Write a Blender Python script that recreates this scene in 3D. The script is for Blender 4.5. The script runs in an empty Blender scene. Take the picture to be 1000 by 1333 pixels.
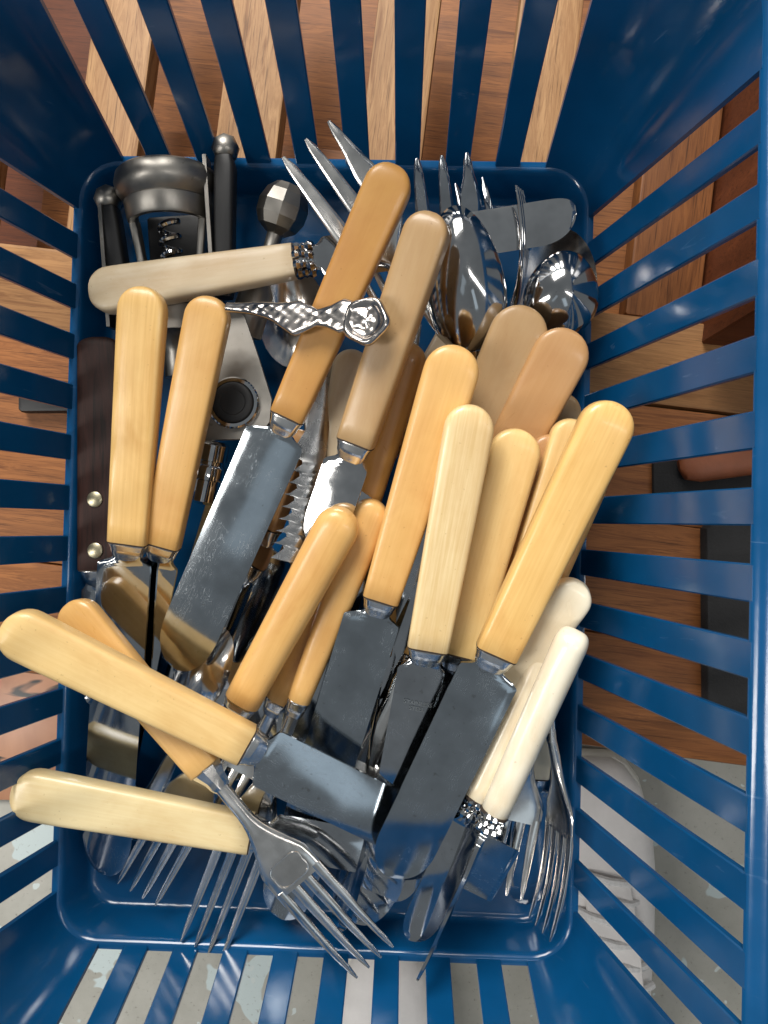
import bpy, math, random
from mathutils import Vector, Matrix, Quaternion
random.seed(7)
S = bpy.context.scene
MM = 0.001
PI = math.pi

# ------------------------------------------------------------------ camera
CAM = Vector((0, 0, 340.0))                       # millimetres above the tray floor
FWD = Vector((-0.024, 0.0155, -1)).normalized()   # almost straight down
RGT = FWD.cross(Vector((0, 1, 0))).normalized()
UPV = RGT.cross(FWD).normalized()
cd = bpy.data.cameras.new('camera')
cam = bpy.data.objects.new('camera', cd)
S.collection.objects.link(cam)
cam.matrix_world = Matrix((
    (RGT.x, UPV.x, -FWD.x, CAM.x * MM),
    (RGT.y, UPV.y, -FWD.y, CAM.y * MM),
    (RGT.z, UPV.z, -FWD.z, CAM.z * MM), (0, 0, 0, 1)))
cd.sensor_fit = 'HORIZONTAL'
cd.sensor_width = 36.0
cd.lens = 36.0
cd.clip_start = 0.005
cd.clip_end = 50
S.camera = cam

# ------------------------------------------------------------------ light
w = bpy.data.worlds.new('World')
S.world = w
w.use_nodes = True
bg = w.node_tree.nodes['Background']
bg.inputs[0].default_value = (0.88, 0.95, 1.0, 1)
bg.inputs[1].default_value = 0.205


def lamp(name, loc, target, size, power, col, size_y=None):
    l = bpy.data.lights.new(name, 'AREA')
    l.energy = power
    l.color = col
    l.size = size
    if size_y:
        l.shape = 'RECTANGLE'
        l.size_y = size_y
    o = bpy.data.objects.new(name, l)
    S.collection.objects.link(o)
    o.location = loc
    d = Vector(target) - Vector(loc)
    o.rotation_euler = d.to_track_quat('-Z', 'Y').to_euler()
    return o


lamp('ceiling_lamp', (-0.45, 1.50, 1.52), (-0.03, -0.12, 0.03), 1.0, 70, (1.0, 0.97, 0.92), 1.2)
lamp('ceiling_lamp', (-1.35, -0.45, 1.55), (-0.03, -0.05, 0.03), 0.30, 17, (1.0, 0.97, 0.92), 0.9)
lamp('ceiling_lamp', (0.85, -0.35, 2.0), (0.0, -0.10, 0.03), 0.12, 6, (1.0, 0.97, 0.93), 1.3)
# added weak bluish panels with no real source, only mirrored in the steel
lamp('added_glint_panel', (0.42, -1.10, 2.1), (0.0, -0.10, 0.03), 0.30, 0.45, (0.72, 0.88, 1.0), 0.8)
lamp('added_glint_panel', (-0.55, -0.75, 2.2), (0.0, -0.10, 0.03), 0.26, 0.17, (0.72, 0.88, 1.0), 0.7)

S.view_settings.view_transform = 'Standard'
S.view_settings.look = 'None'
S.view_settings.exposure = 0.0
S.view_settings.gamma = 1.0
S.view_settings.use_curve_mapping = False
S.render.engine = 'CYCLES'
S.cycles.use_denoising = True
S.cycles.max_bounces = 6
S.cycles.glossy_bounces = 4


# ------------------------------------------------------------------ helpers
def P(px, py, z):
    """Point of the place seen at pixel (px, py) of the 1000 x 1333 photo at height z mm."""
    d = FWD + RGT * ((px - 500) / 1000.0) + UPV * ((666.5 - py) / 1000.0)
    return CAM + d * ((z - CAM.z) / d.z)


def px2mm(n, z):
    return n * (CAM.z - z) / 1000.0


def link(o):
    S.collection.objects.link(o)
    return o


def mk(name, V, F, mat, parent=None, smooth=True, angle=40):
    me = bpy.data.meshes.new(name)
    me.from_pydata([(v[0] * MM, v[1] * MM, v[2] * MM) for v in V], [], F)
    if smooth:
        me.shade_smooth()
        me.set_sharp_from_angle(angle=math.radians(angle))
    me.materials.append(mat)
    o = link(bpy.data.objects.new(name, me))
    if parent:
        o.parent = parent
    return o


def thing(name, label, cat, A=None, B=None, roll=0, group=None):
    """Empty at A whose x axis points to B."""
    o = link(bpy.data.objects.new(name, None))
    o.empty_display_size = 0.01
    if A is not None:
        o.matrix_world = frame(A, B, roll)
    o['label'] = label
    o['category'] = cat
    if group:
        o['group'] = group
    return o


def tag(o, label, cat, group=None):
    o['label'] = label
    o['category'] = cat
    if group:
        o['group'] = group
    return o


def frame(A, B, roll=0):
    x = (B - A).normalized()
    z = Vector((0, 0, 1))
    z = (z - x * z.dot(x)).normalized()
    z = Quaternion(x, math.radians(roll)) @ z
    y = z.cross(x)
    return Matrix(((x.x, y.x, z.x, A.x * MM), (x.y, y.y, z.y, A.y * MM),
                   (x.z, y.z, z.z, A.z * MM), (0, 0, 0, 1)))


def sgnpow(v, p):
    return math.copysign(abs(v) ** p, v)


def loft(rings, closed=True, caps=True):
    V = [p for r in rings for p in r]
    n = len(rings[0])
    F = []
    for i in range(len(rings) - 1):
        for j in range(n if closed else n - 1):
            a = i * n + j
            b = i * n + (j + 1) % n
            F.append((a, b, b + n, a + n))
    if caps:
        F.append(tuple(range(n - 1, -1, -1)))
        F.append(tuple(range((len(rings) - 1) * n, len(rings) * n)))
    return V, F


def bar(st, n=3.0, k=20):
    """Loft of super-ellipses along x. st = [(x, y, z, w, t)]"""
    R = []
    for (x, y, z, ww, t) in st:
        R.append([(x, y + ww / 2 * sgnpow(math.cos(2 * PI * j / k), 2 / n),
                   z + t / 2 * sgnpow(math.sin(2 * PI * j / k), 2 / n)) for j in range(k)])
    return loft(R)


def tube(pts, rad, k=8):
    """Round tube along points (list of Vectors), radius value or list."""
    R = []
    up = Vector((0.13, 0.21, 1)).normalized()
    for i, p in enumerate(pts):
        t = (pts[min(i + 1, len(pts) - 1)] - pts[max(i - 1, 0)]).normalized()
        a = t.cross(up).normalized()
        b = a.cross(t).normalized()
        r = rad[i] if isinstance(rad, (list, tuple)) else rad
        R.append([tuple(p + a * r * math.cos(2 * PI * j / k) + b * r * math.sin(2 * PI * j / k)) for j in range(k)])
    return loft(R)


def join(parts):
    V, F = [], []
    for v, f in parts:
        b = len(V)
        V += list(v)
        F += [tuple(i + b for i in q) for q in f]
    return V, F


def box(x0, x1, y0, y1, z0, z1, bev=0.0):
    """Box with bevelled vertical and top edges."""
    if bev <= 0:
        V = [(x0, y0, z0), (x1, y0, z0), (x1, y1, z0), (x0, y1, z0), (x0, y0, z1), (x1, y0, z1), (x1, y1, z1), (x0, y1, z1)]
        F = [(3, 2, 1, 0), (4, 5, 6, 7), (0, 1, 5, 4), (1, 2, 6, 5), (2, 3, 7, 6), (3, 0, 4, 7)]
        return V, F
    R = []
    for z, i in ((z0, bev), (z0 + bev, 0), (z1 - bev, 0), (z1 - bev * .3, bev * .3), (z1, bev)):
        r = []
        for cx, cy, sx, sy in ((x1, y1, -1, -1), (x0, y1, 1, -1), (x0, y0, 1, 1), (x1, y0, -1, 1)):
            a, b = (cx + sx * i, cy + sy * (i + bev)), (cx + sx * (i + bev), cy + sy * i)
            r += [a, b] if sx * sy > 0 else [b, a]
        R.append([(q[0], q[1], z) for q in r])
    return loft(R)


def lathe(prof, k=28, axis='x', c=(0, 0, 0)):
    R = []
    for (h, r) in prof:
        ring = []
        for j in range(k):
            a = 2 * PI * j / k
            u, v = r * math.cos(a), r * math.sin(a)
            ring.append((c[0] + h, c[1] + u, c[2] + v) if axis == 'x' else (c[0] + u, c[1] + v, c[2] + h))
        R.append(ring)
    return loft(R)


# ------------------------------------------------------------------ materials
def new_mat(name):
    m = bpy.data.materials.new(name)
    m.use_nodes = True
    nt = m.node_tree
    return m, nt, nt.nodes['Principled BSDF']


def N(nt, t, **kw):
    n = nt.nodes.new(t)
    for k, v in kw.items():
        setattr(n, k, v)
    return n


def coords(nt, scale=(1, 1, 1), rot=(0, 0, 0), rnd=True):
    tc = N(nt, 'ShaderNodeTexCoord')
    mp = N(nt, 'ShaderNodeMapping')
    mp.inputs['Scale'].default_value = scale
    mp.inputs['Rotation'].default_value = rot
    nt.links.new(tc.outputs['Object'], mp.inputs['Vector'])
    if not rnd:
        return mp.outputs[0]
    oi = N(nt, 'ShaderNodeObjectInfo')
    mu = N(nt, 'ShaderNodeMath', operation='MULTIPLY')
    mu.inputs[1].default_value = 57.0
    nt.links.new(oi.outputs['Random'], mu.inputs[0])
    ad = N(nt, 'ShaderNodeVectorMath', operation='ADD')
    nt.links.new(mp.outputs[0], ad.inputs[0])
    nt.links.new(mu.outputs[0], ad.inputs[1])
    return ad.outputs[0]


def noise(nt, vec, scale, detail=4, rough=0.55, dist=0.0):
    n = N(nt, 'ShaderNodeTexNoise')
    n.inputs['Scale'].default_value = scale
    n.inputs['Detail'].default_value = detail
    n.inputs['Roughness'].default_value = rough
    n.inputs['Distortion'].default_value = dist
    nt.links.new(vec, n.inputs['Vector'])
    return n.outputs['Fac']


def ramp(nt, fac, stops, interp='LINEAR'):
    r = N(nt, 'ShaderNodeValToRGB')
    r.color_ramp.interpolation = interp
    el = r.color_ramp.elements
    while len(el) < len(stops):
        el.new(0.5)
    for e, (p, c) in zip(el, stops):
        e.position = p
        e.color = (c[0], c[1], c[2], 1) if not isinstance(c, (int, float)) else (c, c, c, 1)
    nt.links.new(fac, r.inputs[0])
    return r.outputs[0]


def mix(nt, a, b, fac, mode='MIX'):
    m = N(nt, 'ShaderNodeMix', data_type='RGBA', blend_type=mode)
    for sock, v in ((m.inputs[6], a), (m.inputs[7], b), (m.inputs[0], fac)):
        if isinstance(v, (int, float)):
            sock.default_value = v if sock.type == 'VALUE' else (v, v, v, 1)
        elif isinstance(v, tuple):
            sock.default_value = (v[0], v[1], v[2], 1)
        else:
            nt.links.new(v, sock)
    return m.outputs[2]


def bump(nt, bs, h, strength, dist):
    b = N(nt, 'ShaderNodeBump')
    b.inputs['Strength'].default_value = strength
    b.inputs['Distance'].default_value = dist
    nt.links.new(h, b.inputs['Height'])
    nt.links.new(b.outputs[0], bs.inputs['Normal'])


def ivory(name, c, grain=0.35, rough=0.34):
    m, nt, b = new_mat(name)
    v = coords(nt, (30, 900, 250))
    g = noise(nt, v, 1.0, 5, 0.6, 0.4)
    v2 = coords(nt, (1, 1, 1))
    blot = noise(nt, v2, 45, 4, 0.6)
    d = tuple(x * f for x, f in zip(c, (0.80, 0.70, 0.52)))
    l = tuple(min(1, x * f) for x, f in zip(c, (1.06, 1.10, 1.22)))
    c1 = mix(nt, d, l, ramp(nt, g, [(0.33, 0), (0.66, 1)]))
    c2 = mix(nt, c, c1, grain)
    c3 = mix(nt, c2, ramp(nt, blot, [(0.28, (0.88, 0.80, 0.68)), (0.6, (1, 1, 1))]), 0.5, 'MULTIPLY')
    oi = N(nt, 'ShaderNodeObjectInfo')
    tint = ramp(nt, oi.outputs['Random'], [(0.0, (0.90, 0.84, 0.72)), (0.5, (1.0, 0.97, 0.92)), (1.0, (1.0, 1.0, 1.0))])
    c3 = mix(nt, c3, tint, 0.6, 'MULTIPLY')
    stain = noise(nt, coords(nt, (16, 40, 40)), 1, 4, 0.65, 0.8)
    c3 = mix(nt, c3, ramp(nt, stain, [(0.46, (1, 1, 1)), (0.68, (0.76, 0.60, 0.42))]), 0.45, 'MULTIPLY')
    spk = noise(nt, v2, 700, 2, 0.5)
    c4 = mix(nt, c3, ramp(nt, spk, [(0.24, (0.45, 0.33, 0.2)), (0.29, (1, 1, 1))]), 0.35, 'MULTIPLY')
    nt.links.new(c4, b.inputs['Base Color'])
    nt.links.new(ramp(nt, stain, [(0.3, rough * 0.75), (0.7, rough * 1.4)]), b.inputs['Roughness'])
    b.inputs['Coat Weight'].default_value = 0.16
    b.inputs['Coat Roughness'].default_value = 0.12
    bump(nt, b, g, 0.08, 0.0003)
    return m


IV = {
    'amber': ivory('ivory_amber', (0.72, 0.435, 0.155), 0.25),
    'brown': ivory('ivory_brown', (0.53, 0.285, 0.085), 0.15),
    'yellow': ivory('ivory_yellow', (0.82, 0.54, 0.205), 0.4),
    'straw': ivory('ivory_straw', (0.83, 0.60, 0.27), 0.22),
    'cream': ivory('ivory_cream', (0.82, 0.70, 0.43), 0.22),
    'pale': ivory('ivory_pale', (0.82, 0.65, 0.37), 0.5),
    'tan': ivory('ivory_tan', (0.50, 0.285, 0.125), 0.15),
    'taupe': ivory('ivory_taupe', (0.44, 0.29, 0.145), 0.15),
    'grey': ivory('ivory_grey', (0.68, 0.585, 0.44), 0.15),
    'white': ivory('ivory_white', (0.84, 0.79, 0.65), 0.08, 0.22),
}


def steel(name, base, r0, r1, scratch=0.25, spots=0.0):
    m, nt, b = new_mat(name)
    b.inputs['Metallic'].default_value = 1
    v = coords(nt, (1, 1, 1))
    sm = noise(nt, v, 60, 3, 0.6)
    rg = ramp(nt, sm, [(0.35, r0), (0.68, r1)])
    col = mix(nt, tuple(x * 0.8 for x in base), base, ramp(nt, sm, [(0.3, 0), (0.6, 1)]))
    if scratch:
        # short curly hairline scratches: thin iso-lines of stretched noise
        s1 = noise(nt, coords(nt, (90, 330, 300), (0, 0, 0.6)), 1, 2, 0.5, 1.2)
        a = ramp(nt, s1, [(0.496, 0), (0.5, 1), (0.504, 0)])
        s2 = noise(nt, coords(nt, (90, 700, 300), (0, 0, -0.5)), 1, 2, 0.5, 1.5)
        c = ramp(nt, s2, [(0.442, 0), (0.446, 1), (0.450, 0)])
        sc = mix(nt, a, c, 1.0, 'LIGHTEN')
        fade = ramp(nt, sm, [(0.44, 0), (0.62, 1)])
        sc = mix(nt, 0.0, sc, fade)
        rg = mix(nt, rg, sc, scratch, 'ADD')
    nt.links.new(rg, b.inputs['Roughness'])
    if spots:
        sp = ramp(nt, noise(nt, v, 420, 3, 0.6), [(0.28, 1), (0.34, 0)])
        col = mix(nt, col, (0.10, 0.075, 0.05), mix(nt, 0.0, sp, spots))
    nt.links.new(col, b.inputs['Base Color'])
    bump(nt, b, sm, 0.06, 0.0004)
    return m


BLADE = steel('steel_blade', (0.50, 0.52, 0.54), 0.04, 0.12, 0.22, 0.25)
SCUFF = steel('steel_scuffed', (0.46, 0.50, 0.53), 0.09, 0.14, 0.5, 0.35)
CHROME = steel('steel_polished', (0.62, 0.62, 0.62), 0.03, 0.09, 0.0)
FERR = steel('steel_ferrule', (0.78, 0.77, 0.75), 0.16, 0.26, 0.0)
SILVER = steel('silver_plate', (0.84, 0.81, 0.77), 0.12, 0.26, 0.0, 0.3)
BOWL = steel('steel_bowl', (0.52, 0.52, 0.52), 0.06, 0.16, 0.0, 0.2)
SATIN = steel('steel_satin', (0.46, 0.46, 0.46), 0.22, 0.34, 0.2, 0.3)
ORNS = steel('silver_tarnished', (0.52, 0.48, 0.45), 0.14, 0.26, 0.0, 0.5)
DULL = steel('steel_cast', (0.33, 0.31, 0.28), 0.34, 0.5, 0.0, 0.3)


def simple(name, c, rough, metal=0.0, bumpy=0.0, bscale=200, var=0.2, coat=0.0):
    m, nt, b = new_mat(name)
    v = coords(nt)
    d = tuple(x * (1 - var) for x in c)
    nt.links.new(mix(nt, d, c, ramp(nt, noise(nt, v, bscale * .4, 5, 0.6), [(0.3, 0), (0.7, 1)])), b.inputs['Base Color'])
    b.inputs['Roughness'].default_value = rough
    b.inputs['Metallic'].default_value = metal
    b.inputs['Coat Weight'].default_value = coat
    if bumpy:
        bump(nt, b, noise(nt, v, bscale, 4, 0.6), bumpy, 0.0006)
    return m


BLACKP = simple('black_plastic', (0.010, 0.010, 0.011), 0.5, bumpy=0.1)
BRASS = simple('brass_rivet', (0.42, 0.38, 0.26), 0.35, 1.0, 0.1)
BLACKCLOTH = simple('black_cloth', (0.016, 0.016, 0.017), 0.85, bumpy=0.6, bscale=900)
LEATHER = simple('brown_leather', (0.24, 0.07, 0.025), 0.5, bumpy=0.3, bscale=300)
SHOE = simple('white_leather', (0.84, 0.81, 0.79), 0.55, bumpy=0.4, bscale=120, var=0.12)
SHOESOLE = simple('white_rubber', (0.76, 0.74, 0.68), 0.6, var=0.1)
LACE = simple('white_lace', (0.78, 0.77, 0.76), 0.9, bumpy=0.6, bscale=900)


GRIME = simple('grime', (0.035, 0.022, 0.014), 0.7)


def plastic():
    m, nt, b = new_mat('blue_plastic')
    v = coords(nt, rnd=False)
    c = mix(nt, (0.002, 0.054, 0.150), (0.003, 0.070, 0.195), ramp(nt, noise(nt, v, 22, 4, 0.6), [(0.3, 0), (0.7, 1)]))
    # pale scuffs
    sc = noise(nt, coords(nt, (40, 260, 40), (0.3, 0.4, 0.9), rnd=False), 1, 4, 0.6, 1.0)
    c = mix(nt, c, (0.16, 0.26, 0.40), ramp(nt, sc, [(0.66, 0), (0.76, 0.30)]))
    nt.links.new(c, b.inputs['Base Color'])
    nt.links.new(ramp(nt, noise(nt, v, 45, 5, 0.65), [(0.3, 0.09), (0.7, 0.24)]), b.inputs['Roughness'])
    b.inputs['Specular IOR Level'].default_value = 0.55
    bump(nt, b, noise(nt, v, 60, 3, 0.55), 0.12, 0.0006)
    return m


BLUE = plastic()


def oak(name, light, dark, along='x', fine=1.0, rough=0.55):
    """Oak: stretched grain with cathedral figure and open pores. Object coords in metres, grain along x or y."""
    m, nt, b = new_mat(name)
    sc = (12, 170, 60) if along == 'x' else (170, 12, 60)
    v = coords(nt, sc)
    warp = noise(nt, v, 0.35, 3, 0.5, 1.2)
    g = noise(nt, v, 1.0 * fine, 6, 0.65, 1.4)
    sp = (45, 1500, 400) if along == 'x' else (1500, 45, 400)
    pores = noise(nt, coords(nt, sp), 1, 3, 0.6)
    c = mix(nt, dark, light, ramp(nt, g, [(0.34, 0), (0.46, 0.8), (0.52, 0.45), (0.60, 1)]))
    c = mix(nt, c, dark, ramp(nt, warp, [(0.45, 0), (0.8, 0.6)]))
    c = mix(nt, c, tuple(x * .40 for x in dark), ramp(nt, pores, [(0.56, 0), (0.70, 0.75)]))
    nt.links.new(c, b.inputs['Base Color'])
    b.inputs['Roughness'].default_value = rough
    b.inputs['Specular IOR Level'].default_value = 0.3
    bump(nt, b, pores, 0.15, 0.0003)
    return m


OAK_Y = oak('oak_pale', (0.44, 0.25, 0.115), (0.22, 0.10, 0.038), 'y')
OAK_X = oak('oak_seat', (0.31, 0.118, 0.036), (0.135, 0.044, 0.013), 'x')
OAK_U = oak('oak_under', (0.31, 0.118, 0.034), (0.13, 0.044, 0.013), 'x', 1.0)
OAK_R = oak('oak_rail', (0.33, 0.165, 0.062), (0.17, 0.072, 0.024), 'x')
OAK_SHADED = oak('oak_brown_shaded', (0.22, 0.082, 0.024), (0.10, 0.033, 0.010), 'y')  # browner oak of the right laths, darkened so their shade sits in the colour
DARKWOOD = oak('dark_red_wood', (0.13, 0.036, 0.012), (0.07, 0.019, 0.007), 'x')
ROSE = oak('rosewood', (0.040, 0.014, 0.010), (0.010, 0.005, 0.004), 'x', 1.0, 0.6)


def floor_mat():
    m, nt, b = new_mat('worn_floor')
    v = coords(nt, rnd=False)
    c = mix(nt, (0.33, 0.325, 0.285), (0.46, 0.45, 0.405), ramp(nt, noise(nt, v, 14, 6, 0.65), [(0.3, 0), (0.7, 1)]))
    flake = noise(nt, v, 15, 3, 0.5, 0.3)
    c = mix(nt, c, (0.52, 0.60, 0.60), ramp(nt, flake, [(0.56, 0), (0.572, 1)]))
    chip = noise(nt, v, 55, 2, 0.5)
    c = mix(nt, c, (0.56, 0.62, 0.61), ramp(nt, chip, [(0.70, 0), (0.715, 1)]))
    grit = noise(nt, v, 200, 4, 0.7)
    c = mix(nt, c, (0.12, 0.11, 0.09), ramp(nt, grit, [(0.60, 0), (0.72, 0.7)]))
    nt.links.new(c, b.inputs['Base Color'])
    b.inputs['Roughness'].default_value = 0.6
    bump(nt, b, noise(nt, v, 120, 4, 0.6), 0.2, 0.001)
    return m


# ------------------------------------------------------------------ floor and chair under the basket
V, F = box(-1800, 1800, -1800, 1800, -470, -450)
o = mk('floor', V, F, floor_mat(), smooth=False)
o['kind'] = 'structure'

CH = Matrix.Rotation(math.radians(-7), 4, 'Z')       # the chair stands turned a little
chair = thing('oak_chair', 'slatted oak chair seat carrying the blue basket', 'chair')
chair.matrix_world = CH
CHI = CH.inverted()


def C(px, py, z):
    return CHI @ P(px, py, z)


yf = (C(745, 965, -5).y + C(965, 1002, -5).y) / 2          # front edge
yr0, yr1 = C(50, 432, -5).y, C(50, 322, -5).y              # rear rail
gaps = 3
ys = yf
nb = 3
bw = (yr0 - 1 - yf) / nb
for i in range(nb):
    y0 = yf + i * bw
    V, F = box(-330, 330, y0, y0 + bw - 0.25, -30, -4.4, 2.5 if i == 0 else 0.5)
    mk('seat_board', V, F, OAK_X, chair)
V, F = box(-330, 330, yr0, yr1, -22, -4.2, 1.0)
mk('rail', V, F, OAK_R, chair)
lw = px2mm(82, -5)
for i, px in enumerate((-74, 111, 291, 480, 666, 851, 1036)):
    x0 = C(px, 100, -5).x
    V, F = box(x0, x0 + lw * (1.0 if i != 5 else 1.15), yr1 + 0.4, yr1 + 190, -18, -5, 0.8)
    mk('lath', V, F, OAK_Y if i < 5 else OAK_SHADED, chair)
xl = C(66, 170, -58).x
V, F = box(xl, 205, yr1 - 30, yr1 + 85, -72, -58, 0.8)
mk('under_board', V, F, OAK_U, chair)
V, F = box(xl + 12, 205, yr1 + 86, yr1 + 190, -90, -76, 0.8)
mk('under_board', V, F, OAK_U, chair)
# legs and side stretchers of the chair
for sx in (-290, 290):
    for y in (yf + 30, yr1 + 160):
        V, F = box(sx - 20, sx + 20, y - 20, y + 20, -449, -31, 2)
        mk('leg', V, F, OAK_Y, chair)
# dark chest standing behind the chair legs
V, F = box(-420, 470, 40, 620, -449, -210, 4)
o = mk('wooden_chest', V, F, DARKWOOD)
o.matrix_world = CH
tag(o, 'dark reddish wooden chest top glimpsed below the pale oak laths', 'chest')

cab = thing('dark_cabinet', 'dark reddish cabinet side beyond the upper right slats', 'cabinet')
cab.matrix_world = CH
x0 = C(936, 250, -5).x
for i in range(3):
    V, F = box(x0 + 22 * i, x0 + 22 * i + 21.4, 96 + 3 * i, 330, -440, 70, 0.8)
    mk('panel', V, F, DARKWOOD, cab)

# ------------------------------------------------------------------ blue basket
BK = Matrix.Translation(Vector((-33.5, -13, 0)) * MM) @ Matrix.Rotation(math.radians(-1.5), 4, 'Z')
basket = thing('plastic_basket', 'deep blue plastic basket with slotted flaring sides holding old cutlery', 'basket')
basket.matrix_world = BK
BW, BL, ZR, TAN = 107.0, 164.0, 20.0, 0.218
ZT, ZTOP = 124.0, 152.0


def rrect(hx, hy, r, z, seg=8):
    pts = []
    for cx, cy, a0 in ((hx - r, hy - r, 0), (-hx + r, hy - r, 90), (-hx + r, -hy + r, 180), (hx - r, -hy + r, 270)):
        for i in range(seg + 1):
            a = math.radians(a0 + 90 * i / seg)
            pts.append((cx + r * math.cos(a), cy + r * math.sin(a), z))
    return pts


prof = [(-9.5, 0.0), (-8, 0.15), (-6.6, 0.9), (-5.7, 2.2), (-5.3, 4.0), (-2.2, 17.0), (-1.6, 18.6), (-0.8, 19.6), (0.2, 20.0), (2.4, 20.1),
        (2.6, 18.5), (0.6, 17), (-3.2, 2), (-5.2, -2.5), (-8, -4.0)]
R = [rrect(BW + i, BL + i, 16 + i * 0.6, z) for i, z in prof]
V, F = loft(R, caps=True)
mk('tray', V, F, BLUE, basket, angle=50)

# wall outline helpers
TH = 2.0


def grow(z):
    return (z - ZR) * TAN + 0.3


def wall_piece(name, side, a0, a1):
    """Slat of one wall between ZR and ZT; a0..a1 along the wall."""
    hx = BW if side in 'LR' else BL
    V = []
    b = 0.45
    prof2 = []
    for z in (ZR - 1.0, ZT + 1.0):
        d0 = hx + grow(z)
        d1 = d0 + TH
        prof2.append([(a0, d0 + b), (a0 + b, d0), (a1 - b, d0), (a1, d0 + b), (a1, d1), (a0, d1)])
    Rr = []
    for z, pr in zip((ZR - 1.0, ZT + 1.0), prof2):
        ring = []
        for a, d in pr:
            ring.append({'R': (d, a, z), 'L': (-d, -a, z), 'T': (-a, d, z), 'B': (a, -d, z)}[side])
        Rr.append(ring)
    V, F = loft(Rr)
    return mk(name, V, F, BLUE, basket, angle=30)


def slats(side, half, n, pitch, sw):
    for i in range(n):
        c = (i - (n - 1) / 2) * pitch
        wall_piece('slat', side, c - sw / 2, c + sw / 2)


PITCH_L, SW = 21.3, 10.7
slats('R', BL, 13, PITCH_L, SW)
slats('L', BL, 13, PITCH_L, SW)
slats('T', BW, 8, 20.9, 10.2)
slats('B', BW, 8, 20.9, 10.2)
ECL = 6.5 * PITCH_L + SW / 2 + (PITCH_L - SW) * 0 + 5.3 - 0.0     # where corner panels begin on the long walls
ECS = 4 * 20.9 + 5.35 - 0.0
ECL = 7 * PITCH_L - SW / 2 + 0.0
ECS = 4.5 * 20.9 - 10.2 / 2
# corner panels
for sx, sy in ((1, 1), (-1, 1), (-1, -1), (1, -1)):
    rings = []
    for z in [ZR - 1.0 + (ZT + 2.0 - ZR) * i / 6 for i in range(7)]:
        g = grow(z)
        r = 17 + (z - ZR) * 0.12
        hx, hy = BW + g, BL + g
        path = [(hx, ECL)] + [(hx - r + r * math.cos(a), hy - r + r * math.sin(a)) for a in
                              [PI / 2 * i / 10 for i in range(11)]] + [(ECS, hy)]
        outer = [(hx + TH, ECL)] + [(hx - r + (r + TH) * math.cos(a), hy - r + (r + TH) * math.sin(a)) for a in
                                    [PI / 2 * i / 10 for i in range(11)]] + [(ECS, hy + TH)]
        ring = [(x * sx, y * sy, z) for x, y in path + outer[::-1]]
        if sx * sy < 0:
            ring = ring[::-1]
        rings.append(ring)
    V, F = loft(rings)
    mk('corner_panel', V, F, BLUE, basket, angle=35)
# upper band and rim
prof = [(0.0, ZT), (0.15, ZT + 0.6), (0.9, ZT + 1.6), (2.4, ZT + 2.3), (4.2, ZT + 2.8), (5.4, ZT + 4.2), (5.9, ZT + 6), (9.0, ZTOP - 2), (10, ZTOP),
        (13, ZTOP + 1), (17, ZTOP), (18, ZTOP - 3), (17, ZTOP - 4), (12, ZTOP - 3), (8.5, ZT + 6), (6, ZT + 3), (TH, ZT)]
g = grow(ZT)
R = [rrect(BW + g + i, BL + g + i, 17 + (ZT - ZR) * 0.12 + i * 0.8, z, 10) for i, z in prof]
V, F = loft(R + [R[0]], caps=False)
mk('rim', V, F, BLUE, basket, angle=35)

# ------------------------------------------------------------------ cutlery builders
REPORT = []


def proj(p):
    d = p - CAM
    dz = d.dot(FWD)
    return 500 + 1000 * d.dot(RGT) / dz, 666.5 - 1000 * d.dot(UPV) / dz


def handle_mesh(L, w0, w1, t0, t1, n=5.6, swell=0.0, butt=0.5):
    st = []
    r = w0 * butt
    for i in range(9):
        a = PI / 2 * i / 8
        x = r * (1 - math.cos(a))
        f = max(math.sin(a), 0.05)
        tt = max(math.sin(a) ** 0.5, 0.22)
        wx = w0 + (w1 - w0) * (x / L)
        st.append((x, 0, 0, wx * f, (t0 + (t1 - t0) * x / L) * tt))
    m = 12
    for i in range(1, m + 1):
        s = i / m
        x = r + (L - r - 0.5) * s
        q = x / L
        wx = w0 + (w1 - w0) * q ** 1.15 + swell * math.sin(PI * q)
        st.append((x, 0, 0, wx, t0 + (t1 - t0) * q))
    st.append((L, 0, 0, w1 - 1.0, t1 - 0.9))
    return bar(st, n, 28)


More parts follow.
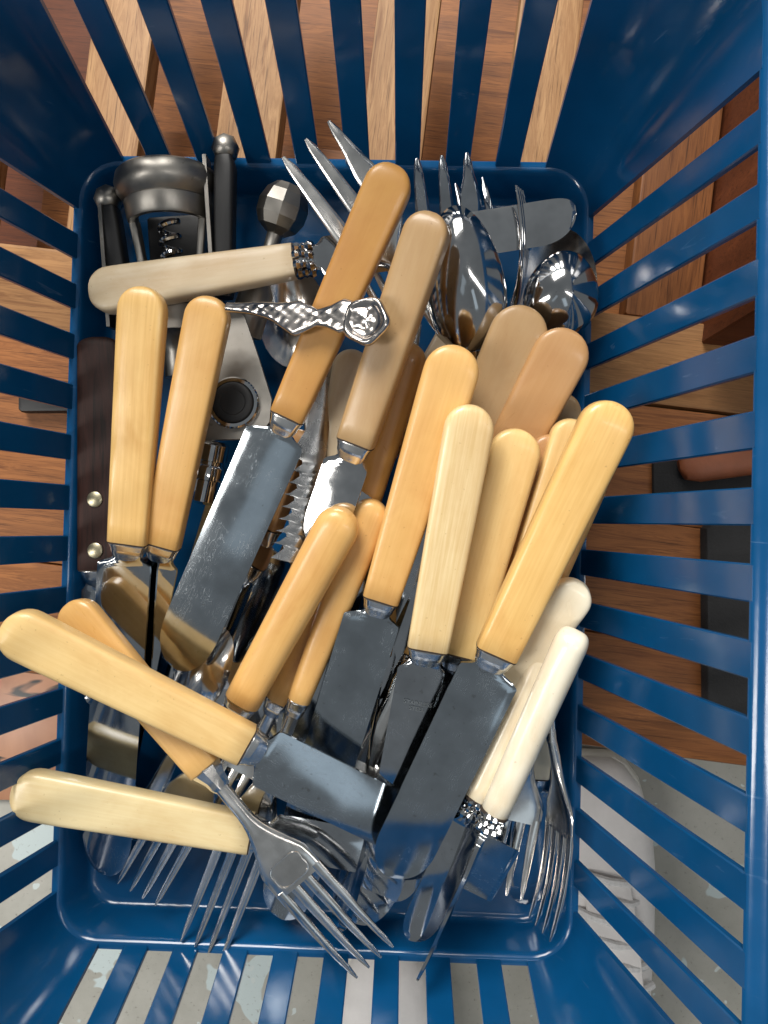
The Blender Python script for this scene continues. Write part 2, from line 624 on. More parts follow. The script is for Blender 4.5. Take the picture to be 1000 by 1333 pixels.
def blade_mesh(x0, L, wb, wn, side=1, tip='round', th=1.7, tipf=0.9, taper=0.0, shoulder=6.0):
    """Flat blade from x0; edge on side*y. wb width, wn neck width."""
    xs = [0, 1.2, 2.4, shoulder * .55, shoulder * .8, shoulder, shoulder + 2.5]
    tl = wb * tipf
    m = 14
    xs += [shoulder + 2.5 + (L - tl - shoulder - 2.5) * i / m for i in range(1, m + 1)]
    k = 10
    xs += [L - tl + tl * math.sin(PI / 2 * i / k) for i in range(1, k + 1)]
    R = []
    for x in xs:
        if x < 2.3:
            e, s = wn / 2, wn / 2
        elif x < shoulder + 2.6:
            f = min(1, (x - 2.2) / (shoulder - 2.2))
            f = f * f * (3 - 2 * f)
            e = wn / 2 + (wb * 0.55 - wn / 2) * f
            s = wn / 2 + (wb * 0.45 - wn / 2) * min(1, f * 1.2)
        else:
            q = (x - shoulder) / (L - shoulder)
            e = wb * 0.55 * (1 - taper * q)
            s = wb * 0.45 * (1 - taper * q)
        if x > L - tl:
            q = (x - (L - tl)) / tl
            if tip == 'round':
                f = max(0.0, 1 - q ** 2.4) ** 0.5
                e *= f
                s *= f
            elif tip == 'clip':                   # curved belly up to the spine
                f = max(0.0, 1 - q ** 2.2) ** 0.5
                c = s * 0.35
                e = -c + (e + c) * f
                s = c + (s - c) * max(0, 1 - q ** 5) ** 0.5
            elif tip == 'point':
                e = e * (1 - q) - s * 0.6 * q
                s = s * (1 - 0.3 * q)
            elif tip == 'square':
                f = max(0.0, 1 - max(0, (q - 0.8) / 0.2) ** 3) ** 0.5 * 0.12 + 0.88
                e *= f
                s *= f
        if e + s < 0.3:
            e, s = 0.15, 0.15
        t = th * (1 - 0.35 * max(0, min(1, x / L)))
        if x < 5:
            t = th + (4.0 - th) * (1 - x / 5)
        if x > L - 1.5:
            t *= 0.6
        y0, y1 = -s, e                           # spine .. edge
        W = y1 - y0
        ys = [(y0, t * .45), (y0 + W * .12, t * .5), (y0 + W * .45, t * .46), (y0 + W * .85, t * .30), (y1 - 0.05 * W, t * .12), (y1, 0.04)]
        wv = 0.30 * math.sin(x / 15.0 + x0) * min(1, x / 15.0) + 0.12 * math.sin(x / 6.3 + 2 * x0) * min(1, x / 15.0)
        top = [(x0 + x, side * y, z + wv) for y, z in ys]
        bot = [(x0 + x, side * y, wv - z) for y, z in ys[::-1]]
        r = top + bot
        if side > 0:
            r = r[::-1]
        R.append(r)
    return loft(R)


def ferrule_mesh(L, w1, t1, fl=4.5):
    st = [(L - 0.6, 0, 0, w1 * .96, t1 * .96), (L + .2, 0, 0, w1 * .985, t1 * .985), (L + .8, 0, 0, w1 * .95, t1 * .95), (L + fl * .55, 0, 0, w1 * .86, t1 * .86),
          (L + fl * .8, 0, 0, w1 * .84, t1 * .80), (L + fl, 0, 0, w1 * .80, t1 * .62), (L + fl + 1.6, 0, 0, w1 * .70, t1 * .44), (L + fl + 2.6, 0, 0, w1 * .5, t1 * .3)]
    return bar(st, 3.2, 24)


def beaded(L, w1, parent, mat):
    """Ornate collar of silver beads."""
    prts = [bar([(L - .5, 0, 0, w1 * .8, w1 * .62), (L + 7, 0, 0, w1 * .62, w1 * .5)], 2, 16)]
    for xx, rr, nb_ in ((L + .9, 1.9, 9), (L + 3.6, 1.5, 9), (L + 6.2, 2.0, 8)):
        for j in range(nb_):
            a = 2 * PI * j / nb_
            cy, cz = math.cos(a) * w1 * .42, math.sin(a) * w1 * .34
            prts.append(lathe([(-rr, .05), (-rr * .7, rr * .7), (0, rr), (rr * .7, rr * .7), (rr, .05)], 8, 'x', (xx, cy, cz)))
    V, F = join(prts)
    return mk('ferrule', V, F, mat, parent)


def knife(butt, zb, end, ze, w0, w1, col, label, blade=110, wb=20, side=1, tip='round', t0=8.6, t1=7.6, roll=0, n=5.6,
          mat=None, ornate=False, name='table_knife', taper=0.0, group=None, butt_f=0.5, tipf=0.9, th=1.7, cat='knife', shoulder=6.0):
    A, B = P(*butt, zb), P(*end, ze)
    L = (B - A).length
    W0, W1 = px2mm(w0, zb), px2mm(w1, ze)
    t = thing(name, label, cat, A, B, roll, group)
    mk('handle', *handle_mesh(L, W0, W1, t0, t1, n, butt=butt_f), IV[col] if isinstance(col, str) else col, t, angle=110)
    mk('seam', *bar([(L - .7, 0, 0, W1 * .985, t1 * .985), (L - .1, 0, 0, W1 * 1.0, t1 * 1.0), (L + .25, 0, 0, W1 * .98, t1 * .98)], 4.5, 24), GRIME, t)
    if ornate:
        beaded(L, W1, t, CHROME)
        fl = 8
    else:
        mk('ferrule', *ferrule_mesh(L, W1, t1), FERR, t)
        fl = 5
    if blade:
        mk('blade', *blade_mesh(L + fl - 1.5, blade, wb, W1 * .72, side, tip, th, tipf, taper, shoulder), mat or BLADE, t, angle=35)
    tipw = t.matrix_world @ (Vector((L + fl + blade, 0, 0)) * MM) / MM
    q = proj(tipw)
    REPORT.append((label[:34], round(L), 'tip', round(q[0]), round(q[1]), 'z', round(tipw.z)))
    return t


def fork_head(t, x0, Lh, W, mat, ntine=4, wn=5.5, neck=0.38, arch=7.0, up=1, tlen=0.5, tw=None, fat=False, shield=False):
    """Neck, palm and tines. Lh total length, W palm width."""
    def zc(s):
        return up * arch * (3.2 * (s - 0.42) ** 2 - 3.2 * 0.42 ** 2 * (1 - s) ** 2 * 1.0)
    xp = Lh * (1 - tlen)
    st = []
    for i in range(15):
        s = i / 14
        x = xp * s
        q = max(0, (s - neck) / (1 - neck))
        f = q * q * (3 - 2 * q)
        ww = wn + (W - wn) * min(1, f * 1.25)
        st.append((x0 + x, 0, zc(x / Lh), ww, 3.6 - 1.7 * f))
    mk('neck', *bar(st, 2.6, 20), mat, t, angle=50)
    if shield:
        pts = []
        for i in range(33):
            a = 2 * PI * i / 32
            x = xp * 0.86 + 5.2 * math.cos(a) * (1 - .10 * math.cos(4 * a))
            pts.append(Vector((x0 + x, 7.4 * math.sin(a) * (1 - .10 * math.cos(4 * a)), zc(x / Lh) + 1.05)))
        mk('shield_outline', *tube(pts, 0.38, 6), mat, t)
    tw = tw or W / (ntine * 1.30)
    for j in range(ntine):
        y0 = (j - (ntine - 1) / 2) * (W - tw) / (ntine - 1)
        st = []
        for i in range(10):
            s = i / 9
            x = xp - 2.0 + (Lh * tlen + 2.0) * s
            ww = tw * (1.05 - 0.62 * s ** 1.5)
            if fat and j == 0:
                ww *= 1 + 0.55 * max(0, math.sin(PI * min(1, s * 1.25))) ** 2
            if i == 9:
                ww *= .45
            st.append((x0 + x, y0 * (1 + .04 * s), zc(x / Lh) , ww, 1.9 - 0.9 * s))
        mk('tine', *bar(st, 3.0, 10), mat, t, angle=50)


def fork(butt, zb, end, ze, w0, w1, col, label, head=92, W=22, up=1, arch=7, ntine=4, t0=9, t1=8, n=5.6, roll=0, mat=None, name='table_fork', tlen=0.5, neck=0.38, fat=False, octo=False, butt_f=0.5, tw=None):
    A, B = P(*butt, zb), P(*end, ze)
    L = (B - A).length
    W0, W1 = px2mm(w0, zb), px2mm(w1, ze)
    t = thing(name, label, 'fork', A, B, roll)
    mat = mat or SILVER
    if col:
        mk('handle', *handle_mesh(L, W0, W1, t0, t1, n, butt=butt_f), IV[col], t, angle=110)
        if octo:
            st = [(L - .6, 0, 0, W1 * .98, t1 * .98), (L + .4, 0, 0, W1 * 1.02, t1 * 1.02), (L + 5, 0, 0, W1 * .72, t1 * .8), (L + 8, 0, 0, W1 * .66, t1 * .7), (L + 10, 0, 0, 6.5, 4.5)]
            mk('ferrule', *bar(st, 1.35, 8), mat, t, angle=20)
            f0 = 8
        else:
            mk('ferrule', *ferrule_mesh(L, W1, t1, 5), mat, t)
            f0 = 4
    else:
        st = [(0, 0, 0, W0 * .25, .8), (1.2, 0, 0, W0 * .7, 1.6), (4, 0, 0, W0 * .95, 2.2), (12, 0, 0, W0, 2.4), (L * .5, 0, 0, (W0 + W1) * .42, 2.8), (L * .8, 0, 0, W1, 3.2), (L, 0, 0, W1, 3.4)]
        mk('handle', *bar(st, 3.0, 18), mat, t, angle=45)
        f0 = -1
    fork_head(t, L + f0, head, W, mat, ntine, 5.5 if col else W1, neck, arch, up, tlen, tw=tw, fat=fat, shield=octo)
    tipw = t.matrix_world @ (Vector((L + f0 + head, 0, 0)) * MM) / MM
    q = proj(tipw)
    REPORT.append((label[:34], round(L), 'tip', round(q[0]), round(q[1]), 'z', round(tipw.z)))
    return t


def spoon(butt, zb, end, ze, label, w0=14, w1=5, bl=52, bw=34, depth=8, up=1, roll=0, mat=None, col=None, name='spoon'):
    """Bowl starts at `end`; up=1 hollow faces local +z."""
    A, B = P(*butt, zb), P(*end, ze)
    L = (B - A).length
    t = thing(name, label, 'spoon', A, B, roll)
    mat = mat or SILVER
    st = [(0, 0, 0, w0 * .25, .8), (1.0, 0, 0, w0 * .65, 1.6), (4, 0, 0, w0 * .95, 2.2), (12, 0, 0, w0, 2.4), (L * .45, 0, 0, (w0 + w1) * .45, 2.8), (L * .8, 0, 0, w1, 3.2), (L + 3, 0, -up * .5, w1 * 1.1, 2.6)]
    mk('handle', *bar(st, 3.0, 18), mat, t, angle=45)
    rings_t, rings_b = [], []
    k, m = 36, 9
    for i in range(m + 1):
        r = i / m
        rt, rb = [], []
        for j in range(k):
            a = 2 * PI * j / k
            x = L + bl / 2 + r * bl / 2 * math.cos(a)
            e = 1 + 0.16 * -math.cos(a)
            y = r * bw / 2 * math.sin(a) * e
            z = -up * depth * (1 - r ** 2.2)
            rt.append((x, y, z + (0.45 if up > 0 else -0.45)))
            rb.append((x, y, z - (0.45 if up > 0 else -0.45)))
        rings_t.append(rt)
        rings_b.append(rb)
    R = rings_t[::1]
    R = [[(p[0], p[1], p[2]) for p in r] for r in rings_b[::-1]]
    R = R[::-1] + rings_t[::-1]
    V, F = loft(R, caps=False)
    mk('bowl', V, F, mat, t, angle=60)
    return t


# ------------------------------------------------------------------ knives, forks and spoons, lowest first
# -- lowest layer, seen through gaps
spoon((470, 1010), 14, (345, 850), 10, 'dull silver spoon whose rounded bowl edge shows left of the amber fork handles', bl=46, bw=30, up=-1)
spoon((512, 1030), 20, (370, 860), 16, 'silver spoon lying against another bowl edge beside the mirror blade', bl=46, bw=30, up=-1)
spoon((172, 1092), 8, (250, 935), 16, 'silver spoon with handle end showing under the crossing ivory handles', w0=13, bl=46, bw=28, up=-1)
knife((640, 470), 26, (560, 760), 24, 56, 46, 'amber', 'amber handled knife buried between the middle handles', blade=110, wb=17)
knife((560, 720), 22, (528, 850), 24, 50, 40, 'amber', 'amber handled knife squeezed beside the pale grained ivory handle', blade=110, wb=15, roll=55)
knife((600, 930), 30, (565, 1000), 30, 40, 34, 'grey', 'knife with blade tip poking over the tray edge beside the lower fork', blade=66, wb=18, tipf=1.0)
knife((520, 700), 30, (495, 850), 26, 40, 32, 'amber', 'knife with narrow plain blade standing on edge beside the middle broad blade', blade=110, wb=15, roll=70)
spoon((545, 860), 34, (478, 985), 26, 'plain steel spoon with stem lying right of the middle broad blade', w0=12, w1=9, bl=50, bw=30, up=-1)
knife((708, 930), 20, (700, 1010), 14, 30, 28, 'white', 'knife lying deep with rounded tip at the lower right tray corner', blade=58, wb=20, tipf=0.8)
knife((500, 480), 26, (435, 660), 22, 44, 36, 'brown', 'brown handled knife almost hidden under the middle handles', blade=120, wb=18)
knife((400, 700), 16, (330, 850), 14, 50, 44, 'amber', 'amber handled knife lying deep beneath the crossing fork handles', blade=45, wb=18)
knife((300, 640), 14, (250, 800), 12, 50, 44, 'straw', 'straw coloured knife handle lying deep below the scuffed broad blade', blade=40, wb=18)
spoon((690, 700), 20, (640, 560), 22, 'steel spoon lying deep below the tan handles on the right', bl=50, bw=32)
spoon((420, 620), 16, (395, 480), 18, 'dark steel spoon lying deep in the shaded centre', bl=46, bw=30)
fork((640, 640), 22, (560, 500), 26, 26, 14, None, 'steel fork with stem crossing in the gap between spoon and handles', head=60, W=20)

# -- left group
T_W = knife((133, 440), 16, (134, 742), 14, 56, 58, ROSE, 'dark rosewood carving knife handle with two brass rivets along the left wall', blade=55, wb=20, tip='clip', n=6, t0=13, t1=12, name='carving_knife', butt_f=0.25)
T_L2 = knife((276, 386), 58, (211, 710), 36, 60, 48, 'amber', 'amber ivory knife handle standing second from the left wall', blade=118, wb=18, side=-1)
T_L1 = knife((188, 373), 60, (167, 707), 40, 64, 52, 'yellow', 'yellow ivory knife nearest the left wall with blade reaching lower left corner', blade=145, wb=21.5, side=-1, tipf=1.0)

# -- top group
T_T1 = knife((118, 383), 37, (385, 340), 43, 62, 44, 'grey', 'greyish ivory knife lying across the top with ornate collar and mirror blade', blade=102, wb=17, ornate=True, mat=CHROME, t0=10, t1=9, tip='clip', side=-1, n=5)
fork((640, 520), 30, (520, 350), 48, 26, 18, None, 'steel fish fork with three broad tines rising above the top edge', head=58, W=27, ntine=3, tlen=0.62, arch=-3, fat=True, mat=SILVER, neck=0.1, tw=6.6)
fork((600, 500), 20, (588, 350), 32, 26, 18, None, 'steel fish fork with broad tines behind the tan handle end', head=44, W=25, ntine=3, tlen=0.6, arch=-3, fat=True, mat=BLADE, neck=0.1, tw=6.0)
fork((660, 520), 16, (628, 360), 24, 26, 18, None, 'small steel fork with short tines below the mirror blade', head=40, W=20, ntine=4, tlen=0.55, arch=-3, mat=BLADE, neck=0.1)
fork((640, 560), 24, (668, 400), 40, 24, 14, None, 'thin steel fork standing on edge left of the two nested spoons', head=44, W=18, ntine=4, tlen=0.45, arch=-5, roll=75, mat=CHROME, neck=0.1)
spoon((640, 640), 30, (617, 465), 46, 'large polished spoon with dark bowl below the mirror blade', bl=55, bw=30, depth=8, up=-1, roll=-14, mat=BOWL)
spoon((690, 600), 26, (716, 428), 36, 'rear dull spoon bowl of the nested pair at upper right', bl=38, bw=31, depth=6, up=1, mat=SILVER)
spoon((690, 620), 34, (722, 436), 46, 'front polished spoon bowl of the nested pair at upper right', bl=31, bw=28, depth=7, up=-1, mat=BOWL)

# -- right group of handles
knife((737, 512), 36, (650, 760), 28, 56, 44, 'taupe', 'dull tan knife handle end peeping out beside the tray edge', blade=100, wb=18)
knife((722, 566), 56, (640, 800), 40, 50, 40, 'tan', 'narrow tan knife handle second from the big right hand handle', blade=100, wb=18)
knife((690, 400), 60, (575, 660), 42, 78, 58, 'taupe', 'taupe knife handle leaning under the tan one below the spoons', blade=110, wb=19)
knife((746, 430), 62, (610, 690), 42, 76, 58, 'tan', 'glossy tan knife handle just below the nested spoons', blade=110, wb=19)
knife((750, 546), 62, (668, 800), 44, 54, 44, 'straw', 'slim pale yellow knife handle tucked behind the big right hand handle', blade=100, wb=18)
T_R2 = knife((770, 600), 56, (665, 857), 44, 64, 46, 'amber', 'knife lying directly under the big right hand knife with etched blade', blade=78, wb=19, side=1)

# -- middle group
knife((462, 455), 50, (424, 668), 38, 50, 40, 'grey', 'cream knife handle mostly hidden behind the taupe handle in the centre', blade=105, wb=18)
knife((537, 446), 58, (470, 668), 46, 52, 42, 'brown', 'glossy brown knife handle between taupe and amber handles', blade=100, wb=18, n=2.4, t0=11)
knife((610, 400), 40, (560, 480), 44, 40, 32, 'grey', 'steel knife blade glinting left of the large amber handle', blade=62, wb=13, mat=CHROME, tip='clip')
T_M3 = knife((678, 559), 64, (597, 851), 44, 68, 54, 'straw', 'plain yellow knife handle right of the pale grained one', blade=110, wb=18)
T_M2 = knife((616, 527), 78, (557, 844), 56, 66, 54, 'pale', 'pale ivory knife handle with clear lengthwise grain in the centre', blade=110, wb=17.5, side=-1)
# amber forks in the centre left
fork((470, 700), 44, (362, 912), 28, 46, 34, 'amber', 'amber handled fork mostly hidden under the two amber fork handles', head=54, W=20, n=2.6, tlen=0.4)
fork((490, 651), 54, (389, 912), 37, 52, 30, 'amber', 'amber handled fork with bright tines reaching over the lower tray edge', head=112, W=22, n=2.6, arch=6, tlen=0.42)
fork((451, 664), 64, (316, 912), 40, 60, 48, 'amber', 'thick amber handled fork whose dark tines lie at lower left', head=100, W=22, n=2.8, t0=12, t1=11, arch=3, tlen=0.42)
T_M1 = knife((598, 450), 74, (496, 780), 52, 76, 48, 'amber', 'large amber knife handle with broad blade in the middle of the pile', blade=143, wb=21.5, side=-1, t0=11, t1=9, mat=SCUFF)

# -- top two handles
T_TT = knife((517, 216), 80, (374, 543), 61, 64, 46, 'brown', 'dark honey knife handle reaching the top edge with scuffed broad blade', blade=106, wb=22.5, side=-1, t0=11, t1=9, mat=SCUFF, roll=-4, n=6)
knife((341, 660), 38, (306, 738), 34, 30, 24, 'tan', 'thin tan knife handle under the edge of the scuffed broad blade', blade=70, wb=16, roll=-50)
T_S2 = knife((565, 277), 84, (463, 577), 64, 62, 50, 'taupe', 'taupe knife handle with short mirror blade beside the dark honey handle', blade=40, wb=17, side=-1, mat=CHROME, t0=11, t1=9.5, n=6, roll=6)

# -- crossing handles at lower left
T_X3 = knife((16, 1029), 42, (328, 1085), 34, 66, 50, 'cream', 'pale cream knife handle lying across the lower left tray corner', blade=70, wb=17, side=1, t0=10, t1=9)
T_X2 = fork((88, 786), 50, (268, 1000), 50, 56, 44, 'amber', 'silver fork in front with amber handle passing under the yellow knife', head=90, W=21.5, arch=4, octo=True, t0=9, t1=8.5, up=-1, neck=0.30, tlen=0.47)
T_X1 = knife((4, 812), 70, (322, 970), 53, 70, 54, 'straw', 'light yellow knife handle crossing the left wall with broad blade', blade=112, wb=23, side=-1, t0=10.5, t1=9, mat=SCUFF, tip='square', tipf=0.2)

# -- right front
T_30 = knife((757, 758), 66, (664, 890), 52, 56, 42, 'white', 'off white bone handle just right of the big right hand blade', blade=90, wb=16, t0=9, t1=7.5)
T_R1 = knife((803, 524), 84, (646, 850), 66, 72, 56, 'yellow', 'big yellow ivory knife on top at right with broad etched blade', blade=94, wb=22.5, side=1, t0=11, t1=9.5, mat=SCUFF, tipf=0.75)
T_32 = knife((712, 850), 56, (622, 1040), 49, 44, 36, 'white', 'shaded cream knife under the glossy white handle with beaded collar', blade=56, wb=14, ornate=True, mat=BLADE, t0=10, t1=9, n=2.6)
T_31 = knife((751, 820), 74, (645, 1056), 58, 46, 38, 'white', 'glossy white handled knife with beaded silver collar at lower right', blade=70, wb=13, ornate=True, mat=BLADE, t0=12, t1=10.5, n=2.4, roll=-70, tip='clip')
fork((716, 880), 30, (690, 985), 26, 26, 16, None, 'silver fork lying face up under the glossy white handle', head=58, W=22, arch=5, tlen=0.5, neck=0.1)
fork((712, 860), 40, (718, 965), 38, 24, 14, None, 'silver fork on edge with curved tines along the right tray wall', head=74, W=20, arch=9, roll=72, tlen=0.5, neck=0.2)

# ------------------------------------------------------------------ details on single pieces
for y in (650, 717):
    p = T_W.matrix_world.inverted() @ (P(122, y, 22) * MM) / MM
    V, F = lathe([(5.5, 3.3), (6.6, 3.3), (6.85, 2.9)], 18, 'z', (p.x, p.y, 0))
    mk('rivet', V, F, BRASS, T_W)
V, F = box(0, 96, 8.1, 8.7, -5.9, 6.2)
mk('tang', V, F, CHROME, T_W, smooth=False)


def etch(t, text, x, y, size, rot=0, dz=1.35):
    c = bpy.data.curves.new('etching', 'FONT')
    c.body = text
    c.size = size * MM
    c.align_x = 'CENTER'
    tmp = bpy.data.objects.new('etching', c)
    me = bpy.data.meshes.new_from_object(tmp)
    bpy.data.objects.remove(tmp)
    me.materials.clear()
    me.materials.append(ETCH)
    o = link(bpy.data.objects.new('etching', me))
    bl = [ch for ch in t.children if ch.name.startswith('blade')][0]
    o.parent = bl
    o.location = (x * MM, y * MM, dz * MM)
    o.rotation_euler = (0, 0, rot)


ETCH = simple('etched_grey', (0.20, 0.22, 0.23), 0.5, 0.6)
bpy.context.view_layer.update()
etch(T_M2, 'STAINLESS\nSTEEL', 113, 0, 2.3, PI / 2)

# ornamental silver salt spoon lying across the dark honey handle
A, B = P(296, 400, 68), P(478, 419, 84)
t = thing('silver_spoon', 'ornate silver spoon handle with rosette end lying across the dark honey handle', 'spoon', A, B)
L = (B - A).length
def orn(x, y):
    return 0.22 * (math.sin(x * 0.5 + 1.3 * math.sin(y * .8)) * math.cos(y * 1.0 + x * .45) + .5 * math.sin(x * 1.7 - y * 1.5))
hw = [(0, 1.6), (.12, 1.9), (.25, 2.6), (.36, 3.4), (.46, 5.2), (.52, 6.3), (.58, 5.0), (.66, 3.0), (.74, 4.0), (.82, 6.0), (.90, 5.0), (1.0, 4.0)]
def hwf(q):
    for (a, b), (c, d) in zip(hw, hw[1:]):
        if a <= q <= c:
            return b + (d - b) * (q - a) / (c - a)
    return hw[-1][1]
nu, nv = 70, 14
top, bot = [], []
for i in range(nu + 1):
    q = i / nu
    h = hwf(q)
    yo = 1.3 * math.sin(q * 9.0) * min(1, q * 2)
    rt, rb = [], []
    for j in range(nv + 1):
        v = -1 + 2 * j / nv
        x, y = q * L, yo + v * h
        e = math.sqrt(max(0, 1 - v * v))
        rt.append((x, y, 0.3 + 1.3 * e + (orn(x, y) if q > .12 else .2 * orn(x, y)) * e))
        rb.append((x, y, -0.3 - .5 * e))
    top.append(rt + rb[::-1])
V, F = loft(top)
mk('handle', V, F, ORNS, t, angle=80)
R = []
k = 40
for (r, z) in [(0.2, 1.5), (1.0, 1.3), (1.8, .8), (3.0, .5), (4.4, .7), (5.6, 1.4), (6.6, 2.6), (7.3, 2.7), (8.0, 1.8), (8.1, .6), (7, -.6), (.2, -.8)]:
    R.append([(L + r * (1 + .05 * math.cos(5 * 2 * PI * j / k) * (r / 7)) * math.cos(2 * PI * j / k), r * (1 + .05 * math.cos(5 * 2 * PI * j / k) * (r / 7)) * math.sin(2 * PI * j / k),
               z + .12 * math.cos(6 * 2 * PI * j / k) * min(1, r / 4)) for j in range(k)])
V, F = loft(R[::-1])
mk('rosette', V, F, ORNS, t, angle=80)

# winged corkscrew in the upper left corner
A, B = P(217, 226, 25), P(230, 420, 21)
t = thing('winged_corkscrew', 'cast metal winged corkscrew with black levers in the upper left corner', 'corkscrew', A, B)
outer = [(-1, 15.5), (0, 19), (1.5, 20.6), (5, 21.4), (8.5, 20.6), (11, 18.6), (12.2, 17.6), (12.8, 18.0), (19.5, 17.0), (20.5, 16.4)]
inner = [(20.5, 14.4), (12, 14.6), (2, 14.0), (-1, 13.0)]
R = []
for a in [math.radians(-14 + 208 * i / 36) for i in range(37)]:
    R.append([(h, r * math.cos(a), r * math.sin(a)) for h, r in outer + inner])
V, F = loft(R)
mk('bell', V, F, DULL, t)
for sy in (-1, 1):
    V, F = bar([(19, sy * 14.6, 1, 3.6, 7), (35, sy * 12.4, 1, 3.2, 6), (58, sy * 11, 1, 3.2, 6)], 5, 16)
    mk('strut', V, F, DULL, t)
V, F = lathe([(56, 4), (56.2, 13.5), (66, 13.5), (68, 9), (74, 6), (84, 6), (84.2, 2)], 28)
mk('collar', V, F, DULL, t)
V, F = box(14, 60, -12.5, 12.5, -16, -9, 1)
mk('added_dark_block', V, F, BLACKP, t)  # added black block standing in for the darkness inside the frame
hp = [Vector((20 + 37 * i / 90, 3.6 * math.cos(i * .42), 1 + 3.6 * math.sin(i * .42))) for i in range(91)]
V, F = tube(hp, 1.35, 8)
mk('worm', V, F, CHROME, t)
for sy, xx, zz in ((1, -11, 4), (-1, 4, -2)):
    V, F = bar([(xx + 8, sy * 25.5, zz, 7, 9), (xx + 12, sy * 25.5, zz, 8.4, 10), (xx + 60, sy * 21.5, zz - 2, 8, 10), (xx + 64, sy * 21.5, zz - 2, 6, 8)], 5, 20)
    lv = mk('lever', V, F, BLACKP, t)
    V, F = lathe([(-4.6, 1), (-4.5, 4.8), (-2, 5.6), (1, 5.6), (3.6, 4.2), (4.6, 1)], 8, 'z', (xx + 4.0, sy * 26, zz + .6))
    mk('lever_end', V, F, DULL, t, angle=75)
    V, F = box(xx + 8, xx + 58, sy * 23 - 4.9 * 1 - .6, sy * 23 - 4.9 + .9, zz - 3, zz + 5.6)
    mk('lever_edge', V, F, DULL, t, smooth=False)

# nut pick / hammer with faceted knob
A, B = P(368, 274, 30), P(322, 420, 22)
t = thing('nutcracker', 'steel tool with faceted round knob beside the corkscrew', 'tool', A, B)
V, F = lathe([(-10.4, .5), (-10.2, 5.5), (-7, 8.6), (-2, 10.4), (3, 10.2), (7, 8.2), (9.6, 4.4), (10, 3)], 9)
mk('knob', V, F, DULL, t, angle=15)
V, F = lathe([(8, 3.4), (16, 3.0), (18, 4.4), (20, 3.6), (30, 4.5), (34, 7), (52, 7.5), (54, 3)], 24)
mk('stem', V, F, DULL, t)

# can opener: grey plate with black turning boss
t = thing('can_opener', 'grey metal can opener with round black boss between the handles', 'can opener', P(305, 525, 30), P(330, 525, 30))
MI = t.matrix_world.inverted()
def loc(px, py, z):
    return tuple(MI @ (P(px, py, z) * MM) / MM)
out = [(286, 400), (318, 408), (336, 460), (355, 520), (352, 550), (336, 572), (268, 574), (252, 545), (262, 490), (280, 450)]
R = [[loc(x, y, z) for x, y in out][::-1] for z in (26.0, 29.4)]
R.append([loc(305 + (x - 305) * .97, 500 + (y - 500) * .98, 30.2) for x, y in out][::-1])
V, F = loft(R)
mk('plate', V, F, DULL, t, angle=30)
V, F = lathe([(-.5, 10.5), (2, 10.5), (2.6, 9.9), (2.6, 8.6), (1.6, 8.3)], 36, 'z')
mk('boss_ring', V, F, CHROME, t)
V, F = lathe([(1.2, 8.4), (2.9, 8.2), (3.3, 7.6), (3.1, 5.2), (3.3, 5.0), (3.4, .2)], 36, 'z')
mk('boss', V, F, BLACKP, t)
a, b = Vector(loc(279, 574, 27)), Vector(loc(264, 655, 24))
d = (b - a)
V, F = tube([a + d * q for q in (0, .05, .3, .32, .36, .4, .42, .6, .62, .95, 1)], [5, 6.6, 6.6, 5.6, 5.6, 6.6, 6.8, 6.8, 5.8, 5.8, 4], 20)
mk('barrel', V, F, CHROME, t)

# serrated steel blade in the centre
A, B = P(428, 452, 44), P(378, 732, 46)
t = thing('serrated_knife', 'steel knife with coarse serrated edge in the centre left', 'knife', A, B)
MI = t.matrix_world.inverted()
left = [(412, 470), (408, 520), (398, 560), (380, 588)]
n = 8
for i in range(n):
    y0 = 596 + (722 - 596) * i / n
    xx = 380 + (352 - 380) * i / n
    st = (722 - 596) / n
    left += [(xx, y0), (xx + 13, y0 + st * .2), (xx + 14, y0 + st * .5), (xx + 5, y0 + st * .9)]
left += [(352, 726)]
right = []
for q in range(len(left)):
    y = left[q][1]
    f = (y - 470) / 256
    right.append((436 - 14 * f - 26 * f ** 2, y + 10 * f))
R = []
for (lx, ly), (rx, ry) in zip(left, right):
    row_t, row_b = [], []
    for j in range(9):
        v = j / 8
        zz = 51 - .9 * v - (6 * (v - .55) ** 1.5 if v > .55 else 0)
        p = loc(lx + (rx - lx) * v, ly + (ry - ly) * v, zz)
        row_t.append(p)
        row_b.append((p[0], p[1], p[2] - 1.2))
    R.append(row_t + row_b[::-1])
V, F = loft(R)
mk('blade', V, F, SATIN, t, angle=35)

# wide mirror blade showing the basket wall
T_MB = knife((395, 560), 34, (352, 690), 30, 34, 26, 'tan', 'long mirror bright blade left of the amber forks reflecting the basket', blade=88, wb=26, mat=CHROME, roll=24, tip='clip', name='carving_knife', th=1.2)

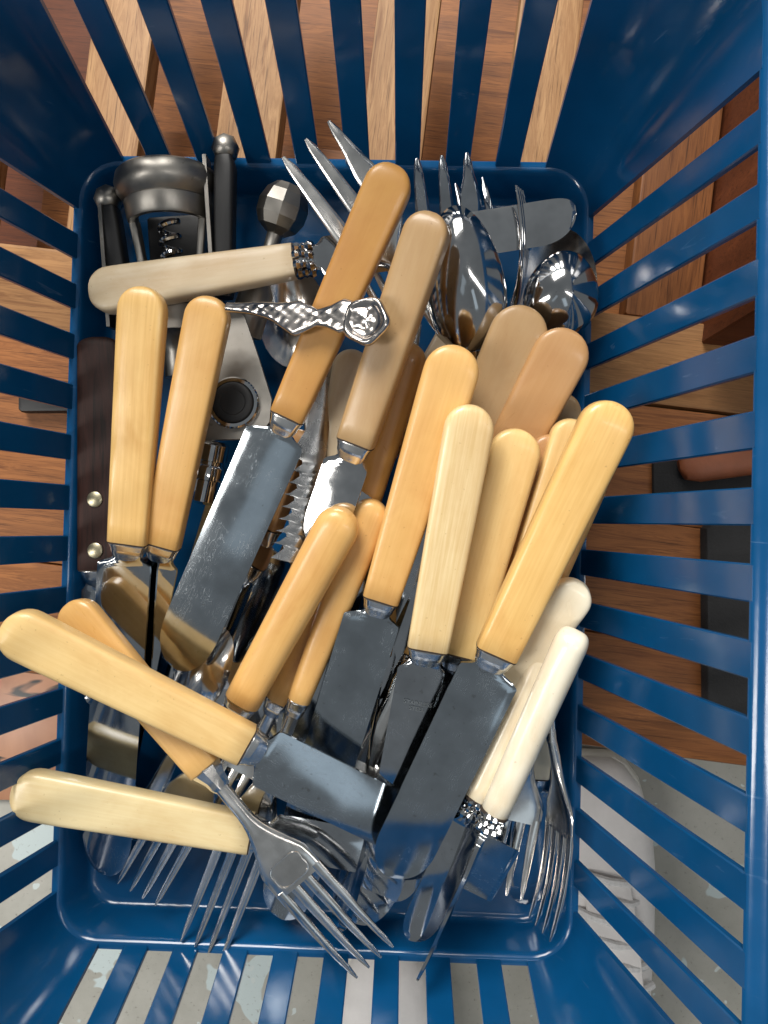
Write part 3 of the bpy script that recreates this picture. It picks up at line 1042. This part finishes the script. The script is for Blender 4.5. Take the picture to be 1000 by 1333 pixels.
# ------------------------------------------------------------------ things beyond the basket walls
def sneaker(toe, heel, label):
    A, B = P(*toe, -450), P(*heel, -450)
    t = thing('sneaker', label, 'shoe', A, B, group='white sneakers on the floor')
    L = 285.0
    prof = [(0, 30, 20), (.02, 52, 34), (.08, 78, 46), (.2, 98, 54), (.35, 102, 66), (.5, 92, 86), (.65, 82, 98), (.8, 80, 104), (.93, 74, 104), (1, 50, 96)]
    st = [(L * q, 0, 14 + h / 2, w_, h) for q, w_, h in prof]
    mk('upper', *bar(st, 2.8, 28), SHOE, t, angle=60)
    R = []
    for z, gsc in ((0.5, .97), (4, 1.02), (20, 1.04), (26, 1.0), (26.5, .85)):
        ring = []
        for sgn in (1, -1):
            for i in range(len(prof)):
                q, w_, h = prof[i] if sgn > 0 else prof[::-1][i]
                ring.append((L * (.5 + (q - .5) * (1 + (gsc - 1) * .5)), sgn * (w_ / 2 + 3) * gsc, z))
        R.append(ring[::-1])
    mk('sole', *loft(R), SHOESOLE, t, angle=40)
    mk('tongue', *bar([(95, 0, 76, 40, 10), (130, 0, 98, 46, 10), (185, 0, 122, 46, 9), (200, 0, 128, 30, 6)], 3, 16), SHOE, t)
    for i in range(6):
        x = 92 + i * 15
        z = 74 + i * 7.5
        V, F = tube([Vector((x - 2, -34, z - 8)), Vector((x, -18, z + 7)), Vector((x + 3, 0, z + 11)), Vector((x + 6, 18, z + 7)), Vector((x + 8, 34, z - 8))], 3.6, 8)
        mk('lace', V, F, LACE, t)
    return t


sneaker((768, 975), (758, 1335), 'white sneaker on the floor seen through the lower right slots')
sneaker((506, 1205), (500, 1565), 'white sneaker on the floor seen below the front fork tines')

m, nt, b = new_mat('printed_page')
v = coords(nt, rnd=False)
c = mix(nt, (0.42, 0.21, 0.12), (0.25, 0.11, 0.06), ramp(nt, noise(nt, v, 9, 4, 0.6, 0.5), [(0.35, 0), (0.65, 1)]))
c = mix(nt, c, (0.42, 0.12, 0.08), ramp(nt, noise(nt, v, 16, 3, 0.5, 1.0), [(0.58, 0), (0.66, 0.8)]))
c = mix(nt, c, (0.03, 0.03, 0.03), ramp(nt, noise(nt, coords(nt, (8, 40, 10), (0, 0, .35), rnd=False), 1, 3, 0.5, 0.8), [(0.56, 0), (0.60, 1)]))
nt.links.new(c, b.inputs['Base Color'])
b.inputs['Roughness'].default_value = 0.35
a, d = P(-90, 1040, -446), P(84, 872, -446)
V, F = box(a.x, d.x, a.y, d.y, -449.5, -444, .8)
o = mk('magazine', V, F, m)
tag(o, 'magazine with flesh toned print on the floor beyond the left wall', 'magazine')

a, d = P(918, 935, 2), P(1075, 682, 2)
V, F = box(a.x, d.x, a.y, d.y, -4.1, 5, 2)
o = mk('black_case', V, F, BLACKCLOTH)
tag(o, 'flat black cloth case on the oak seat right of the basket', 'case')
t = thing('leather_pouch', 'brown leather pouch on a black pad behind the right slats', 'pouch')
a, d = P(850, 648, -2), P(1040, 588, -2)
V, F = box(a.x, d.x, a.y, d.y, -4.1, -1.0, 1)
mk('pad', V, F, BLACKCLOTH, t)
a, d = P(886, 632, 6), P(1040, 580, 6)
st = [(0, 0, 0, 5, 3), (2, 0, 0, 13, 7), (8, 0, 0, 17, 9), (30, 0, 0, 19, 10), (50, 0, 0, 15, 8), (52, 0, 0, 6, 4)]
V, F = bar(st, 3, 20)
lo = mk('pouch', V, F, LEATHER, t)
lo.location = Vector((a.x, (a.y + d.y) / 2, 4)) * MM
lo.rotation_euler = (0, 0, .18)
t = thing('black_clip', 'small black box with metal pin on the seat left of the basket', 'box')
a, d = P(27, 537, 0), P(110, 507, 0)
V, F = box(a.x, d.x, a.y, d.y, -4.1, 3, 1.2)
mk('body', V, F, BLACKP, t)
V, F = tube([P(48, 519, 3.6), P(76, 521, 3.6)], .7, 8)
mk('pin', V, F, CHROME, t)

for r in REPORT:
    print('ITEM', *r)
